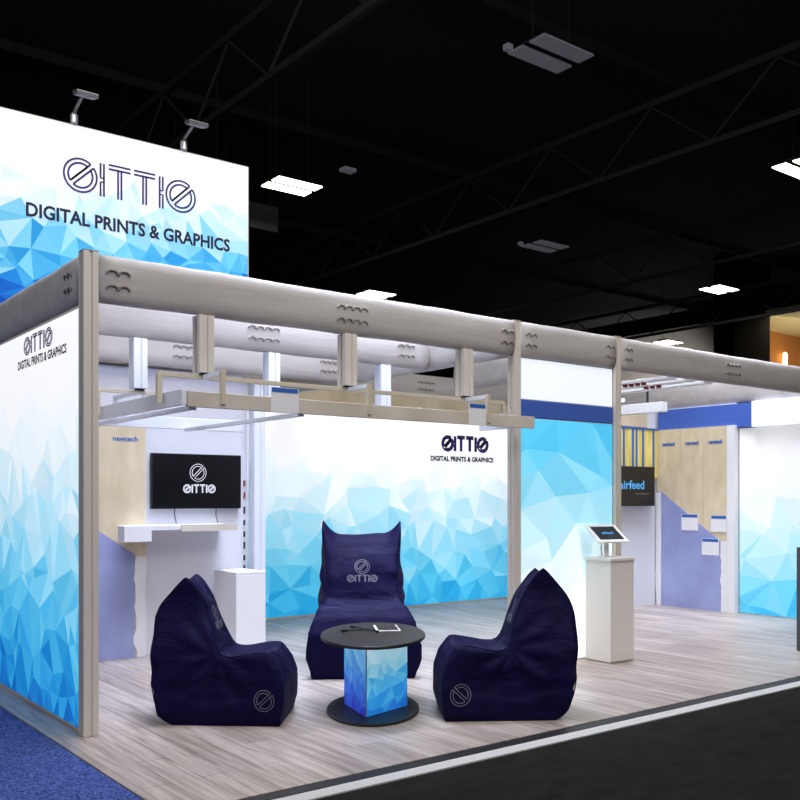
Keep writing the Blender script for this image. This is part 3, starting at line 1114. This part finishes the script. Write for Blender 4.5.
# ---------------------------------------------------------------- light
w = bpy.data.worlds.new('hall')
S.world = w
w.use_nodes = True
w.node_tree.nodes['Background'].inputs['Color'].default_value = (.8, .85, 1, 1)
w.node_tree.nodes['Background'].inputs['Strength'].default_value = .0


def area(name, loc, target, sx, sy, watts, col, spread=180):
    l = bpy.data.lights.new(name, 'AREA')
    l.shape = 'RECTANGLE'
    l.size, l.size_y, l.energy, l.color = sx, sy, watts, col
    l.spread = math.radians(spread)
    o = bpy.data.objects.new(name, l)
    COL.objects.link(o)
    o.location = loc
    o.rotation_euler = (Vector(target) - Vector(loc)).to_track_quat('-Z', 'Y').to_euler()
    return o


area('hall_light_front', (1.6, -9.2, 8.8), (3.4, 0, 1.2), 5, 4, 600, (1, .97, .94))
area('added_aisle_fill', (-7, -1, 8.5), (0, 1.5, 1), 4, 4, 330, (.93, .96, 1))  # added from the left to brighten the side tube and blue carpet
area('hall_light_over', (2.5, -2.6, 8.9), (2.6, -.6, 0), 4, 3, 280, (1, .97, .94))
area('added_booth_fill_left', (2.3, .7, 6.2), (2.3, .9, 0), 3.5, 1.6, 150, (.72, .8, 1), 60)  # added cool fill above the open booth, no fixture there
area('added_booth_fill_right', (7.0, .8, 6.2), (7.0, .8, 0), 3, 1.6, 150, (.8, .86, 1), 70)  # same added overhead fill for the right-hand bay
for i, (x, y) in enumerate(((9.62, 13.54), (18.29, 21.97), (27.6, 13.76), (18.2, 5.35), (35.78, 21.97))):
    area('hall_lamp_light', (x, y, 8.95), (x, y, 0), 1.2, .8, 120, (1, .94, .84))
area('added_tube_fill_front', (1.95, .16, 2.9), (1.95, 1.15, 2.87), 3.4, .1, 9, (.58, .66, 1))  # added fill hidden behind the front tube, tints inner tube lavender
area('added_tube_fill_rear', (1.95, 1.3, 2.9), (1.95, 2.5, 2.87), 3.4, .1, 9, (.58, .66, 1))  # second added fill, unseen behind the inner tube
area('added_soffit_fill', (41, 18, 7.2), (41, 18, 10), 6, 2, 70, (1, .93, .7))  # added unseen light in place of bounce onto the soffit
area('added_block_fill', (38.3, 23, 4), (43.75, 28, 6.5), 1.5, 1.5, 500, (1, .96, .92), 70)  # added light without a fixture, brightens the concrete block
area('gallery_light', (41, 17, 9.85), (41.5, 19, 6), 6, 1, 200, (1, .82, .55))

# ---------------------------------------------------------------- marks and fittings belong to the part they sit on
SITS_ON = {'ring_logo': 'screen', 'screen_text': 'screen', 'tagline': 'screen', 'heading': 'sheet', 'glass': 'lamp_head', 'board_joint': 'board',
           'side_emblem': 'body', 'back_emblem': 'body', 'seam': 'body', 'stripe': 'board', 'sensor': 'hanger', 'front_lip': 'board',
           'corner_trim': 'column', 'hook': 'rail', 'arm': 'rail', 'plug': 'cord'}
stem_ = lambda n: n.split('.')[0]
for o in list(COL.objects):
    if o.parent is None or o.parent.parent is not None:
        continue
    want = SITS_ON.get(stem_(o.name))
    if stem_(o.name) in ('logotype', 'lettering'):
        want = ('graphic', 'screen', 'body', 'board')
    if want:
        want = (want,) if isinstance(want, str) else want
        for w_ in want:
            sib = [c for c in o.parent.children if stem_(c.name) == w_ and c is not o]
            if sib and tuple(sib[0].location) == (0, 0, 0):
                o.parent = sib[0]
                break

# ---------------------------------------------------------------- camera
cam = bpy.data.cameras.new('camera')
cam.sensor_width = 36
cam.lens = 933 / 800 * 36
cam.shift_y = 98 / 800
cam.clip_end = 300
co = bpy.data.objects.new('camera', cam)
COL.objects.link(co)
co.location = (-2.048, -5.874, 1.5)
co.rotation_euler = (math.pi / 2, 0, math.atan2(-.6103, .7922))
S.camera = co

S.view_settings.view_transform = 'Standard'
S.view_settings.look = 'None'
S.view_settings.exposure = 0
S.view_settings.gamma = 1
S.cycles.use_denoising = True
S.cycles.max_bounces = 8
